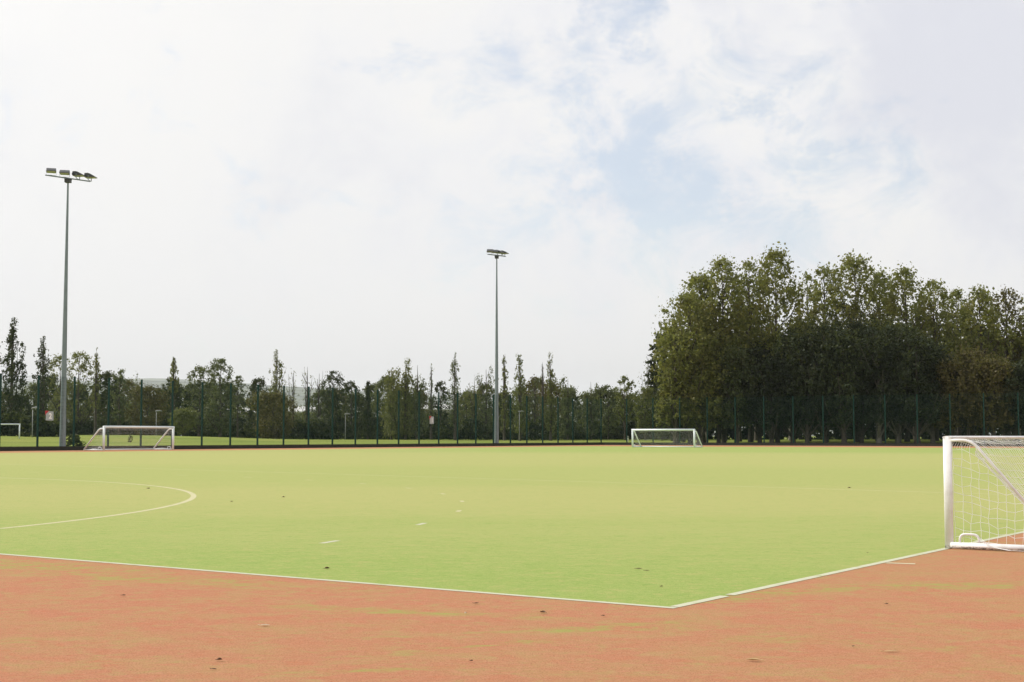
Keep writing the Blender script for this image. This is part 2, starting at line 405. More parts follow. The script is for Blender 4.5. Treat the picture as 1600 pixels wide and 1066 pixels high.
# ------------------------------------------------------------------ floodlight masts
def floodlight_proto():
    body = MB()
    prof = [(-.30, -.02), (-.33, .08), (-.29, .18), (-.20, .245), (-.08, .26), (.06, .22), (.24, .12), (.40, .02), (.40, -.01)]
    body.prism(prof, .60)
    for k in range(6): body.box((-.22, -.2 + k * .08, .14), (.20, .02, .26))
    glass = MB().prism([(-.28, -.021), (.38, -.011), (.38, -.03), (-.28, -.04)], .54)
    yoke = MB()
    yoke.box((-.02, .312, -.06), (.05, .012, .30)); yoke.box((-.02, -.312, -.06), (.05, .012, .30)); yoke.box((-.02, 0, -.214), (.05, .636, .012))
    return body, glass, yoke
def mast(loc, H, arm_ang, arm_len, slots, label):
    root = empty('floodlight_mast', loc, 0, label, 'floodlight', 'floodlight masts beside the pitch')
    zs = [0, 1.2, 1.22, H * .5, H + .12]; r0, r1 = .185, .050
    def rr(z): return r0 + (r1 - r0) * z / H
    MB().tube([(0, 0, z) for z in zs], [rr(z) for z in zs], 12, up=(1, 0, 0), smooth=False).build('pole', M['galv'], root)
    MB().box((0, 0, .02), (.55, .55, .04)).build('base_plate', M['galv'], root)
    door = MB().box((.0, -rr(1.0) - .002, .95), (.13, .02, .5)).build('access_door', M['galv'], root)
    hb = MB().box((0, 0, H + .18), (.32, .32, .18)).box((0, 0, H + .28), (.36, .36, .03)); hb.build('head_box', M['lamp_body'], root, .01)
    a = Vector((math.cos(arm_ang), math.sin(arm_ang), 0))
    rot = Matrix.Rotation(arm_ang, 3, 'Z')
    MB().box((0, 0, H + .34), (arm_len, .06, .06), rot).build('crossarm', M['galv'], root)
    for k, (s, yaw) in enumerate(slots):
        b, g, y = floodlight_proto()
        p = a * s + Vector((0, 0, H + .34 + .23))
        m = Matrix.Translation(p) @ Matrix.Rotation(yaw, 4, 'Z') @ Matrix.Scale(.86, 4)
        fl = b.xf(m).build('floodlight', M['lamp_body'], root, .008)
        g.xf(m).build('glass', M['glass'], fl); y.xf(m).build('bracket', M['galv'], fl)
    return root
def pole_at(px, n, pytop):
    Y = 128 * (1 - .0157 * n) + .25
    x = wx(px, Y); return (x, Y, ground_z(x, Y) + .0), wz(pytop, Y)
(l1_, H1) = pole_at(99.5, 24.35, 287); (l2_, H2) = pole_at(776, 6.83, 405)
mast(l1_, H1, rad(46), 2.75, ((-1.03, rad(-73)), (-.22, rad(-79)), (.62, rad(-4)), (1.36, rad(-2))), 'tall grey floodlight mast beside the white-framed goal, the nearer and taller of the two')
mast(l2_, H2, rad(44), 2.0, ((-.74, rad(-90)), (-.22, rad(-88)), (.32, rad(-40)), (.80, rad(-20))), 'slim grey floodlight mast farther off near the fence corner, with a compact lamp cluster')

# ------------------------------------------------------------------ goals
def net_mesh(mb, grid, r, sides=4):
    nu, nv = len(grid), len(grid[0])
    for i in range(nu): mb.tube([grid[i][j] for j in range(nv)], r, sides, cap=False)
    for j in range(nv): mb.tube([grid[i][j] for i in range(nu)], r, sides, cap=False)
def goal(loc, ang_w, w, h, d, post_ab, rail_r, tube_r, label, near=False, strand=.003, cell=.11, flip=1, mw=None):
    """goal mouth runs along local x from 0 to w, depth along local +y (or -y with flip=-1)"""
    root = empty('football_goal', loc, ang_w, label, 'goal', 'white goals round the pitch')
    mw = mw or M['far_goal_white']
    a, b = post_ab                                     # half size along depth, half size across
    rnd = random.Random(5)
    for x in (0, w):
        MB().tube([(x, 0, 0), (x, 0, h - b * .3)], 1, 20, oval=(b, a), up=(1, 0, 0)).build('goalpost', mw, root)
    MB().tube([(-b * .9, 0, h - b * .9), (w + b * .9, 0, h - b * .9)], 1, 20, oval=(b, a), up=(0, 0, 1)).build('crossbar', mw, root)
    top = .165 / .77 * d if near else d * .22
    def side_curve(x):
        zt = h - b * 2.0 - tube_r * .6
        pts = [(x, flip * a * .6, zt)]
        e = Vector((x, flip * d * .985, rail_r * 1.6)); s0 = Vector((x, flip * top, zt)); dr = (e - s0).normalized()
        R = .09 * d
        p0 = s0 - Vector((0, flip * R, 0)); p2 = s0 + dr * R
        for t in np.linspace(0, 1, 9):
            pts.append(tuple(p0 * (1 - t) ** 2 + s0 * 2 * t * (1 - t) + p2 * t * t))
        pts.append(tuple(e)); return [Vector(p) for p in pts]
    for x in (0, w):
        MB().tube(side_curve(x), tube_r, 10).build('side_stanchion', mw, root)
        rl = MB().tube([(x, flip * a * .4, rail_r), (x, flip * d, rail_r)], rail_r, 14); rb = rl.build('ground_rail', mw, root)
        k0, k1, hh = (.075, .21, .062) if near else (d * .12, d * .28, h * .085)
        lp = []
        for t in np.linspace(0, 1, 15):
            q = math.pi * (1 - t); lp.append((x, flip * ((k0 + k1) / 2 + (k1 - k0) / 2 * math.copysign(abs(math.cos(q)) ** .55, math.cos(q))), rail_r * 1.85 + hh * abs(math.sin(q)) ** .55))
        MB().tube(lp, .0085 if near else .018, 8).build('handle', mw, rb)
    MB().tube([(0, flip * d, rail_r), (w, flip * d, rail_r)], rail_r * .9, 12).build('back_rail', mw, root)
    # net: two sides and a back/top sheet
    nb = MB()
    for x in (0, w):
        sc = side_curve(x)
        zs = np.linspace(rail_r * 1.4, h - b * 2.6, max(5, int(h / cell)))
        def yat(z):
            for p, q in zip(sc[:-1], sc[1:]):
                if min(p.z, q.z) - 1e-9 <= z <= max(p.z, q.z) + 1e-9 and abs(p.z - q.z) > 1e-6 and z < h - b * 2.8:
                    t = (z - p.z) / (q.z - p.z); return abs(p.y + (q.y - p.y) * t)
            return top
        nu = max(5, int(d / cell)); grid = []
        for i in range(nu + 1):
            col = []
            for z in zs:
                u = i / nu; ym = yat(z)
                yy = a + .008 + (ym - a) * u if not near else min(a + .008 + (d - a) * u, ym + .03)
                zz = z; t = (z - zs[0]) / (zs[-1] - zs[0])
                inward = 1 if x == 0 else -1
                sag = math.sin(math.pi * u) * .35 + .2 * u
                zz = z - cell * (sag + .55 * u * t + .12 * rnd.uniform(-1, 1)) * (2.0 if near else .3)
                zz = max(zz, .006)
                bul = math.sin(math.pi * min(1, u * 1.1)) * math.sin(math.pi * t) * cell * .5
                col.append(Vector((x + inward * (bul + .25 * cell * math.sin(i * 2.1 + z * 9) * .3), flip * (yy + .10 * cell * rnd.uniform(-1, 1)), zz)))
            grid.append(col)
        net_mesh(nb, grid, strand)
    nx = max(6, int(w / cell)); sc = side_curve(0)
    path = [Vector((0, flip * a * .7, h - b * 1.9))] + sc[1:]
    Ls = [0]
    for p, q in zip(path[:-1], path[1:]): Ls.append(Ls[-1] + (q - p).length)
    nv = max(6, int(Ls[-1] / cell)); grid = []
    for i in range(nx + 1):
        col = []
        for j in range(nv + 1):
            s = Ls[-1] * j / nv
            for k in range(len(Ls) - 1):
                if Ls[k] <= s <= Ls[k + 1] + 1e-9:
                    t = (s - Ls[k]) / max(1e-9, Ls[k + 1] - Ls[k]); p = path[k].lerp(path[k + 1], t); break
            u = i / nx; v = j / nv
            sag = math.sin(math.pi * u) ** .5 * math.sin(math.pi * v) * (.10 * h if near else .06 * h)
            col.append(Vector((u * w, p.y - flip * sag * .6 + .06 * cell * rnd.uniform(-1, 1), max(.006, p.z - sag + .06 * cell * rnd.uniform(-1, 1)))))
        grid.append(col)
    net_mesh(nb, grid, strand)
    if near:                                            # loose skirt of net draped over the ground rail, ties along the tubes
        for k in range(3):
            y0 = .30 + k * .012
            nb.tube([(.02, flip * (y0 - .14), .10), (-.02, flip * (y0 - .06), .052), (-.033, flip * y0, .022), (-.05, flip * (y0 + .12), .006), (-.06, flip * (y0 + .3), .005)], strand, 5)
        for k in range(9):
            yy = .03 + k * .018; z0 = h - b * 2.0 - tube_r
            nb.tube([(0, flip * yy, z0 + tube_r * 1.4), (.012, flip * (yy - .004), z0 - .012), (.004, flip * (yy - .016), z0 - .04), (.012, flip * (yy - .022), z0 - .06)], strand, 5)
        for k in range(26):
            xx = .06 + k * cell; z0 = h - b * 2
            nb.tube([(xx, flip * a * .75, z0 + .012), (xx + .02, flip * a * .9, z0 - .012), (xx + .035, flip * a * 1.1, z0 - .004), (xx + cell, flip * a * .75, z0 + .008)], strand * .9, 4)
    nb.build('goal_net', M['net'], root)
    return root
# near goal: mouth along the goal line (DB), depth away from the pitch
npos = G(1483.5, 857.6)
goal((npos.x, npos.y, .004), math.atan2(DB.y, DB.x), 3.0, EYE - .004, .80, (.0315, .0115), 0.0225, .0108,
     'low white goal close by at the red surface, cropped by the picture edge', near=True, strand=.0013, cell=.060, flip=-1, mw=M['goal_white'])
# far goals
g1 = G(162, 704.2); g2 = G(1085, 699.3)
goal((g1.x, g1.y, .004), math.atan2(UB.y, UB.x), 5.05, 1.36, 1.65, (.068, .064), .036, .042, 'white goal with open net on the red strip by the tall mast', strand=.0015, cell=.12, flip=1)
goal((g2.x, g2.y, .004), math.atan2(UA.y, UA.x), 4.85, 1.30, 1.35, (.068, .064), .036, .042, 'white goal with open net in front of the large dark grove', strand=.0015, cell=.12, flip=-1)
# goal frame on the grass outside the fence
fz = ground_z(wx(32, 104), 104)
fg = empty('goal_frame', (wx(32, 104), 104, fz), 0, 'thin white goal frame without a net on the grass beyond the fence', 'goal')
H3 = wz(663, 104) - fz
MB().tube([(0, 0, 0), (0, 0, H3)], .05, 10, up=(1, 0, 0)).build('goalpost', M['far_goal_white'], fg)
MB().tube([(-5.2, 0, 0), (-5.2, 0, H3)], .05, 10, up=(1, 0, 0)).build('goalpost', M['far_goal_white'], fg)
MB().tube([(-5.25, 0, H3), (.05, 0, H3)], .05, 10).build('crossbar', M['far_goal_white'], fg)

# ------------------------------------------------------------------ trees
RS = np.random.RandomState(11)
def leaves_mesh(name, centres, radii, counts, size, zs, mat, parent, upright=0.0):
    C = np.repeat(centres, counts, 0); R = np.repeat(radii, counts)
    n = len(C)
    d = RS.normal(size=(n, 3)); d /= np.linalg.norm(d, axis=1)[:, None]
    rr = np.minimum(np.abs(RS.normal(size=n)) * .60, 1.25)
    p = C + d * (rr * R)[:, None] * np.array([1, 1, zs])
    a = RS.normal(size=(n, 3)) * np.array([1, 1, 1 + upright]); a /= np.linalg.norm(a, axis=1)[:, None]
    b = np.cross(a, RS.normal(size=(n, 3))); b /= np.linalg.norm(b, axis=1)[:, None]
    s = size * (.5 + 1.0 * RS.rand(n) ** 1.4)[:, None]
    V = np.empty((n, 4, 3)); V[:, 0] = p + a * s * .55; V[:, 1] = p + b * s * .36; V[:, 2] = p - a * s * .55; V[:, 3] = p - b * s * .36
    me = bpy.data.meshes.new(name); me.vertices.add(4 * n); me.vertices.foreach_set('co', V.reshape(-1).astype(np.float32))
    me.loops.add(4 * n); me.loops.foreach_set('vertex_index', np.arange(4 * n, dtype=np.int32))
    me.polygons.add(n); me.polygons.foreach_set('loop_start', np.arange(0, 4 * n, 4, dtype=np.int32)); me.update(calc_edges=True)
    return link(name, me, mat, parent)
def profile(kind, t):
    if kind == 'round': return np.sqrt(np.clip(1 - (2 * t - 1) ** 2, 0, 1)) ** .8
    if kind == 'oval': return np.sqrt(np.clip(1 - np.abs(2 * t ** .85 - 1) ** 2.2, 0, 1)) ** .9
    if kind == 'grove': return np.clip(np.where(t < .25, .75 + t, 1.0), 0, 1) * np.sqrt(np.clip(1 - np.clip((t - .45) / .55, 0, 1) ** 2, 0, 1))
    if kind == 'poplar': return np.clip(np.sin(np.pi * np.clip(t, 0, 1) ** .75), 0, 1) ** .7
    if kind == 'cone': return np.clip(1 - t, 0, 1) ** .8
    if kind == 'wispy': return np.clip(np.sin(np.pi * t ** .7), 0, 1) ** .5
    if kind == 'bush': return np.sqrt(np.clip(1 - t ** 2.2, 0, 1))
def tree(name, px, pytop, wpx, Y, kind, mat, label, base=.12, ncl=60, nl=45, leaf=.22, clr=.16, zs=1.0, bark='bark', group=None, cat='tree', trunk_r=None, lean=0.0, limbs=24, foot=None):
    x = wx(px, Y); z0 = ground_z(x, Y) if foot is None else foot
    H = wz(pytop, Y) - z0; W = wpx / F * Y / 2
    far = kind in ('round', 'oval', 'poplar', 'wispy', 'cone')
    ncl = int(ncl * 2.3); nl = nl * .52; clr = clr * .80; up = 0.0
    if far and name in ('tree', 'poplar_tree'): nl *= 1.9; leaf *= .68
    if kind in ('round', 'oval'): clr *= 1.3
    if kind in ('poplar', 'wispy'): up = 1.5; zs *= 1.25
    root = empty(name, (x, Y, z0), 0, label, cat, group)
    zb = H * base
    t = RS.rand(ncl) ** .95; ang = RS.rand(ncl) * 2 * np.pi
    ph = RS.rand(6) * 6.28
    lump = 1 + .22 * np.sin(2 * ang + ph[0] + 5 * t) + .18 * np.sin(3 * ang + ph[1] - 7 * t) + .12 * np.sin(11 * t + ph[2])
    rho = profile(kind, t) * W * lump * (.30 + .70 * np.sqrt(RS.rand(ncl)))
    cr = W * clr * (.65 + .7 * RS.rand(ncl)) if kind not in ('poplar', 'wispy') else max(W * clr, .2) * (.6 + .7 * RS.rand(ncl))
    if kind == 'grove': cr = cr * (.85 + 1.2 * t)
    if kind == 'poplar':                                # a few tight upright leaders
        nlead = int(RS.randint(3, 6)); lead = RS.randint(0, nlead, ncl); la = np.linspace(0, 6.28, nlead, endpoint=False) + ph[3]; lh = .72 + .28 * RS.rand(nlead) ** .6; lh[0] = 1.0
        lr = W * .85 * (.35 + .65 * RS.rand(nlead)); lr[0] *= .35; lx, ly = np.cos(la) * lr, np.sin(la) * lr
        tt = t * lh[lead]; sw = profile('poplar', np.clip(tt * .92, 0, 1)); jit = W * .40 * (1.1 - t) ** .5
        cx = lx[lead] * sw + RS.normal(size=ncl) * jit; cy = ly[lead] * sw + RS.normal(size=ncl) * jit; cz = zb + (H - zb) * tt
        cr = np.maximum(W * .30, .18) * (.6 + .7 * RS.rand(ncl)) * (1.15 - .55 * t)
    elif kind == 'wispy':                               # several upright leaders
        nlead = max(3, int(W / .5)); lead = RS.randint(0, nlead, ncl); la = np.linspace(0, 6.28, nlead, endpoint=False) + ph[3]; lr = W * .75 * RS.rand(nlead) ** .6; lh = .72 + .28 * RS.rand(nlead)
        lx, ly = np.cos(la) * lr, np.sin(la) * lr * .8; tt = t * lh[lead]
        jit = (1 - tt) * W * .35 + .12
        cx = lx[lead] * (.35 + .75 * tt) + RS.normal(size=ncl) * jit; cy = ly[lead] * (.35 + .75 * tt) + RS.normal(size=ncl) * jit
        cz = zb + (H - zb) * tt
    else:
        cx, cy = np.cos(ang) * rho, np.sin(ang) * rho; cz = zb + (H - zb) * t
        cz = np.minimum(cz, H - cr * zs * .5)
    cx = cx + lean * cz
    ctr = np.stack([cx, cy, cz], 1)
    cnt = np.maximum(4, (nl * (.5 + RS.rand(ncl)) * (1.25 - .85 * t * (kind in ('grove', 'poplar', 'wispy')))).astype(int))
    tr = trunk_r or max(.09, H * .016)
    tb = MB(); bend = RS.normal(size=2) * W * .05
    top = H * (.93 if kind != 'bush' else .6)
    zsl = [-.08, .05, H * .06, H * .3, H * .6, top]
    rs = [tr * 1.5, tr * 1.25, tr, tr * .8, tr * .5, tr * .12]
    tp = [Vector((lean * z + bend[0] * math.sin(3 * z / H), bend[1] * math.sin(2.4 * z / H), z)) for z in zsl]
    tb.tube(tp, rs, 7)
    for i in RS.permutation(ncl)[:limbs]:
        c = Vector(ctr[i]); rr_ = math.hypot(c.x - lean * c.z, c.y)
        za = max(H * .05, c.z - rr_ * (.9 + .8 * RS.rand()) - .1 * H * RS.rand())
        p0 = Vector((lean * za, 0, za)); mid = p0.lerp(c, .5) + Vector((0, 0, -.06 * rr_)) + Vector(RS.normal(size=3) * .05 * rr_)
        r0 = tr * .5 * (1 - .6 * za / H)
        tb.tube([p0, mid, c, c + (c - mid) * .5], [r0, r0 * .6, r0 * .28, r0 * .08], 5, cap=False)
    if kind in ('wispy', 'poplar'):
        for k in range(nlead):
            tb.tube([(0, 0, zb * .6), (lx[k] * .5, ly[k] * .5, zb + (H - zb) * .3 * lh[k]), (lx[k] * (1.05 if kind == 'wispy' else .5) + lean * H, ly[k] * (1.05 if kind == 'wispy' else .5), zb + (H - zb) * lh[k])], [tr * .5, tr * .3, .012], 5, cap=False)
    tb.build('trunk', M[bark], root)
    leaves_mesh('crown', ctr, cr, cnt, leaf, zs, M[mat], root, up)
    return root

# --- distant tree line, left to right: (px, top, width px, distance, kind, leaves, base, clusters, leaves per cluster, leaf size, cluster radius, zs, label)
T = [
 (-14, 505, 40, 150, 'poplar', 'leaf_dark', .05, 110, 40, .24, .34, 1.5, 'dark dense poplar cropped by the picture edge beyond the fence'),
 (19, 499, 32, 148, 'poplar', 'leaf_dark', .06, 130, 42, .24, .36, 1.5, 'dark spire-shaped poplar, tallest of the distant tree line'),
 (66, 524, 30, 152, 'poplar', 'leaf_dark', .06, 100, 30, .22, .36, 1.7, 'dark poplar with a thin feathery tip beside the tall floodlight mast'),
 (92, 556, 50, 172, 'oval', 'leaf_olive', .15, 60, 26, .24, .22, 1.0, 'pale olive loose tree directly behind the tall floodlight mast'),
 (124, 551, 54, 170, 'oval', 'leaf_olive', .15, 64, 26, .26, .20, 1.0, 'loose olive broad tree just past the tall floodlight mast'),
 (150, 543, 13, 160, 'poplar', 'leaf_olive', .3, 60, 20, .2, .7, 1.8, 'very thin poplar spire above the near-side white goal'),
 (168, 582, 44, 165, 'round', 'leaf_dark', .1, 90, 40, .24, .26, 1.0, 'dark round tree under the thin poplar spire'),
 (187, 578, 26, 158, 'round', 'leaf_grey', .2, 50, 32, .22, .3, 1.0, 'small grey-green rounded tree above the white goal by the mast'),
 (212, 581, 24, 175, 'wispy', 'leaf_grey', .2, 40, 14, .2, .3, 1.2, 'thin see-through tree with bare tips above the autumn-coloured tree'),
 (229, 604, 66, 160, 'round', 'leaf_brown', .05, 100, 40, .24, .24, 1.0, 'broad russet autumn tree behind the white goal by the mast'),
 (271, 558, 15, 158, 'poplar', 'leaf_olive', .55, 50, 22, .2, .7, 1.5, 'lollipop-like poplar with a bare stem and narrow top knot'),
 (268, 592, 34, 166, 'round', 'leaf_dark', .1, 60, 30, .22, .25, 1.0, 'dark tree at the foot of the lollipop-like poplar'),
 (312, 573, 46, 162, 'oval', 'leaf_grey', .1, 95, 26, .24, .2, 1.1, 'airy grey-green tree, left half of the broad pair above the hill gap'),
 (345, 561, 50, 160, 'oval', 'leaf_grey', .08, 110, 30, .24, .2, 1.1, 'tall airy grey-green tree, right half of the broad pair beside the hill gap'),
 (372, 588, 22, 163, 'round', 'leaf_grey', .55, 36, 22, .2, .26, 1.0, 'leafy side branches leaning into the gap that shows the hill'),
 (287, 640, 36, 150, 'round', 'leaf_light', .12, 60, 40, .22, .25, 1.0, 'small rounded light green tree on the grass beside the white goal'),
 (405, 592, 42, 165, 'round', 'leaf_dark', .08, 80, 36, .24, .25, 1.0, 'dark rounded tree just past the gap that shows the hill'),
 (433, 547, 24, 160, 'poplar', 'leaf_olive', .2, 90, 22, .2, .42, 1.7, 'tall narrow poplar standing above the russet bush near the hill gap'),
 (428, 614, 66, 152, 'round', 'leaf_brown', .04, 110, 42, .24, .24, 1.0, 'broad russet bush-like tree under the tall narrow poplar'),
 (458, 575, 26, 175, 'wispy', 'leaf_olive', .2, 40, 9, .18, .3, 1.3, 'nearly bare wispy tree with yellowing leaves, first of three'),
 (480, 565, 26, 176, 'wispy', 'leaf_olive', .2, 44, 10, .18, .3, 1.3, 'nearly bare wispy tree, tallest of three together'),
 (499, 576, 24, 174, 'wispy', 'leaf_grey', .2, 40, 10, .18, .3, 1.3, 'nearly bare grey wispy tree, last of three together'),
 (521, 580, 34, 165, 'round', 'leaf_dark', .25, 70, 30, .22, .24, 1.0, 'dark round-headed tree past the three bare wispy trees'),
 (549, 596, 34, 170, 'round', 'leaf_dark', .1, 60, 30, .22, .24, 1.0, 'small dark broken-topped tree before the pointed dark one'),
 (575, 597, 17, 165, 'cone', 'leaf_dark', .05, 60, 34, .22, .4, 1.2, 'small pointed dark conifer-like tree in the tree line'),
 (612, 568, 46, 160, 'wispy', 'leaf_olive', .06, 150, 34, .22, .24, 1.5, 'feathery yellow-green tree, first of a tall feathery clump'),
 (634, 558, 30, 161, 'wispy', 'leaf_olive', .06, 110, 30, .22, .26, 1.6, 'feathery tree with the highest tip of the feathery clump'),
 (652, 562, 34, 162, 'wispy', 'leaf_grey', .06, 110, 28, .22, .26, 1.6, 'feathery grey-green tree, last of the feathery clump'),
 (674, 568, 13, 164, 'poplar', 'leaf_grey', .2, 50, 12, .18, .6, 1.8, 'thin leaning tree with few leaves above the numeral 1 sign'),
 (688, 596, 32, 168, 'round', 'leaf_dark', .15, 60, 28, .22, .22, 1.0, 'dark broken round tree between the thin leaning tree and a poplar'),
 (711, 552, 23, 160, 'poplar', 'leaf_grey', .15, 90, 18, .2, .42, 1.7, 'tall open poplar with forked tip, before the slim floodlight mast'),
 (728, 615, 30, 172, 'round', 'leaf_olive', .1, 50, 26, .22, .25, 1.0, 'pale low tree at the foot of the forked poplar'),
 (741, 584, 26, 168, 'wispy', 'leaf_olive', .1, 70, 20, .2, .28, 1.4, 'yellowish wispy tree just before the slim floodlight mast'),
 (759, 569, 30, 166, 'wispy', 'leaf_grey', .1, 100, 22, .2, .26, 1.5, 'grey wispy tree with upright tips touching the slim floodlight mast'),
 (788, 553, 16, 162, 'poplar', 'leaf_olive', .12, 70, 20, .2, .5, 1.7, 'narrow poplar just past the slim floodlight mast'),
 (812, 555, 25, 160, 'poplar', 'leaf_light', .1, 100, 26, .22, .42, 1.6, 'bright yellow-green poplar, second past the slim floodlight mast'),
 (836, 586, 24, 168, 'wispy', 'leaf_grey', .1, 60, 20, .2, .28, 1.4, 'grey wispy tree between two bright poplars'),
 (848, 566, 8, 165, 'poplar', 'leaf_grey', .3, 20, 6, .16, .7, 1.8, 'almost bare thin pole-like tree beside a bright poplar'),
 (860, 552, 24, 160, 'poplar', 'leaf_olive', .1, 100, 26, .22, .42, 1.6, 'tall olive poplar, last spire before the lower part of the tree line'),
 (887, 585, 36, 163, 'wispy', 'leaf_grey', .06, 120, 30, .22, .24, 1.4, 'dense grey-green feathery tree after the last spire'),
 (923, 590, 30, 164, 'wispy', 'leaf_grey', .08, 90, 26, .22, .26, 1.3, 'grey-green feathery tree near the fence corner'),
 (950, 603, 30, 166, 'round', 'leaf_grey', .08, 70, 30, .22, .24, 1.0, 'low grey-green tree right above the fence corner'),
 (976, 588, 32, 160, 'oval', 'leaf_light', .3, 56, 26, .24, .22, 1.0, 'light green loose tree above the white goal before the grove'),
 (1012, 560, 46, 172, 'wispy', 'leaf_light', .25, 60, 9, .2, .22, 1.2, 'nearly bare pale tree with thin twigs beside the grove'),
 (1008, 606, 38, 158, 'round', 'leaf_light', .15, 60, 36, .22, .24, 1.0, 'rounded yellow-green tree below the nearly bare pale tree'),
 (1034, 612, 40, 156, 'round', 'leaf_shrub', .08, 80, 36, .22, .24, 1.0, 'mid green tree filling the foot of the grove edge'),
]
for (px, py, w, Y, kind, mat, base, ncl, nl, leaf, clr, zs, lab) in T:
    tree('poplar_tree' if kind == 'poplar' else 'tree', px, py, w, Y, kind, mat, lab, base=base, ncl=ncl, nl=nl, leaf=leaf, clr=clr, zs=zs, group='distant trees beyond the fence', limbs=20)

# --- bushy lower trees that close the tree line
rnd = random.Random(3)
fills = []
px = -20
while px < 1060:
    fills.append(px); px += rnd.uniform(22, 28)
k = 0
for px in fills:
    top = rnd.choice([rnd.uniform(588, 604), rnd.uniform(600, 620), rnd.uniform(600, 620)])
    if 355 < px < 396: top = rnd.uniform(652, 658)
    if 452 < px < 484 or 655 < px < 730: top = max(top, 646)
    mat = rnd.choice(['leaf_dark', 'leaf_grey', 'leaf_shrub', 'leaf_grey', 'leaf_brown', 'leaf_shrub'])
    hue = {'leaf_dark': 'dark green', 'leaf_shrub': 'mid green', 'leaf_grey': 'grey-green', 'leaf_brown': 'russet'}[mat]
    tree('bushy_tree', px, top, rnd.uniform(44, 62), rnd.uniform(176, 196), 'bush', mat, f'{hue} bushy tree low in the tree line, {ORD[k]} of that row from the left', base=.0, ncl=90, nl=64, leaf=.21, clr=.32, group='bushy lower trees in the tree line', limbs=6)
    k += 1
# --- dark undergrowth along the foot of the trees
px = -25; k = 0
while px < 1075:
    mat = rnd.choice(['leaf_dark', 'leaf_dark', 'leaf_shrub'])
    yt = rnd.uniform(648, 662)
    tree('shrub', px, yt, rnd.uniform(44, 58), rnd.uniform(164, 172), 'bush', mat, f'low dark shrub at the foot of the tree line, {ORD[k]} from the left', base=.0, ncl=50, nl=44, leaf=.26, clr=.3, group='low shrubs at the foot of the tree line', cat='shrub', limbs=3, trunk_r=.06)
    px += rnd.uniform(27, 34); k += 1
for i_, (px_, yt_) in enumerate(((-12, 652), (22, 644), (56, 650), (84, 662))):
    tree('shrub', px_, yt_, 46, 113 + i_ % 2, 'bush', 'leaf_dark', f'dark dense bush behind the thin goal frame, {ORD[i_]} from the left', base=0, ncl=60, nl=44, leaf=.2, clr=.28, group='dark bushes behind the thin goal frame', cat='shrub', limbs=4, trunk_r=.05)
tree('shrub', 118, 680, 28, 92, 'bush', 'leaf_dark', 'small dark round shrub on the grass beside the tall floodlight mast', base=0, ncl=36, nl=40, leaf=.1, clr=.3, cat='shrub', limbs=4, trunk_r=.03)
tree('young_tree', 205, 678, 6, 104, 'oval', 'leaf_dark', 'tiny dark sapling on the grass seen through the goal net by the mast', base=.0, ncl=16, nl=16, leaf=.07, clr=.45, limbs=6, trunk_r=.035)
tree('young_tree', 374, 617, 24, 182, 'round', 'leaf_light', 'yellow-green small tree in the gap below the hill', base=.3, ncl=34, nl=30, leaf=.24, clr=.26, limbs=8)

# --- the big grove on the right
GR = [  # px, top, width px, distance, clusters, leaves, label
 (1055, 508, 66, 133, 110, 46, 'lowest olive tree of the grove, leaning out over the gap at its open end'),
 (1078, 458, 106, 134, 190, 52, 'olive grove tree with a wide crown reaching out sideways over a lower one'),
 (1098, 428, 90, 138, 190, 50, 'tall olive tree of the grove, between a wide spreading one and a pointed one'),
 (1130, 404, 84, 136, 200, 52, 'tall olive grove tree with a pointed top, before the thin see-through one'),
 (1172, 408, 70, 141, 150, 46, 'grove tree with a thin see-through top, left of the tallest one'),
 (1214, 390, 92, 135, 220, 52, 'tallest tree of the grove, its top bright green and wind-swept'),
 (1263, 428, 56, 143, 100, 34, 'sparse grove tree in the dip just after the tallest one'),
 (1290, 414, 64, 138, 130, 38, 'grove tree with an open leafy top, second after the tallest one'),
 (1338, 401, 96, 136, 220, 54, 'broad tall tree in the middle of the grove with a domed top'),
 (1378, 424, 66, 142, 140, 44, 'grove tree directly after the broad domed one'),
 (1416, 418, 80, 137, 170, 52, 'grove tree with a lumpy dark green top past the domed one'),
 (1462, 438, 74, 139, 150, 48, 'dark grove tree with a jagged top before the paler end trees'),
 (1497, 452, 60, 144, 120, 40, 'slim grove tree with thin twigs at its top'),
 (1532, 447, 78, 134, 160, 48, 'grove tree with a rounded top above russet foliage near the picture edge'),
 (1574, 452, 74, 137, 150, 42, 'olive grove tree with sky showing through, near the picture edge'),
 (1622, 464, 76, 135, 150, 44, 'grove tree cropped by the picture edge'),
]
for i, (px, py, w, Y, ncl, nl, lab) in enumerate(GR):
    tree('grove_tree', px, py, w, Y, 'grove', 'leaf_brown' if i == 14 else 'leaf_grove', lab, base=.17, ncl=int(ncl * 1.25), nl=nl * 1.15, leaf=.25, clr=.18, zs=1.15, bark='bark', group='tall trees of the grove', limbs=34, trunk_r=.2 + .05 * rnd.random())
LOW = [(1057, 590, 26, 131), (1092, 560, 70, 130), (1122, 530, 76, 131), (1150, 545, 66, 129.5), (1186, 540, 76, 131), (1205, 560, 60, 128.5), (1238, 520, 80, 129), (1260, 545, 70, 127.5), (1288, 505, 84, 128), (1318, 520, 80, 126.5),
       (1345, 500, 86, 128), (1372, 520, 80, 126), (1402, 505, 90, 127), (1432, 525, 84, 125), (1456, 540, 76, 126.5), (1488, 560, 70, 125), (1518, 545, 76, 127), (1550, 560, 76, 124.5), (1585, 570, 76, 125), (1618, 560, 76, 124)]
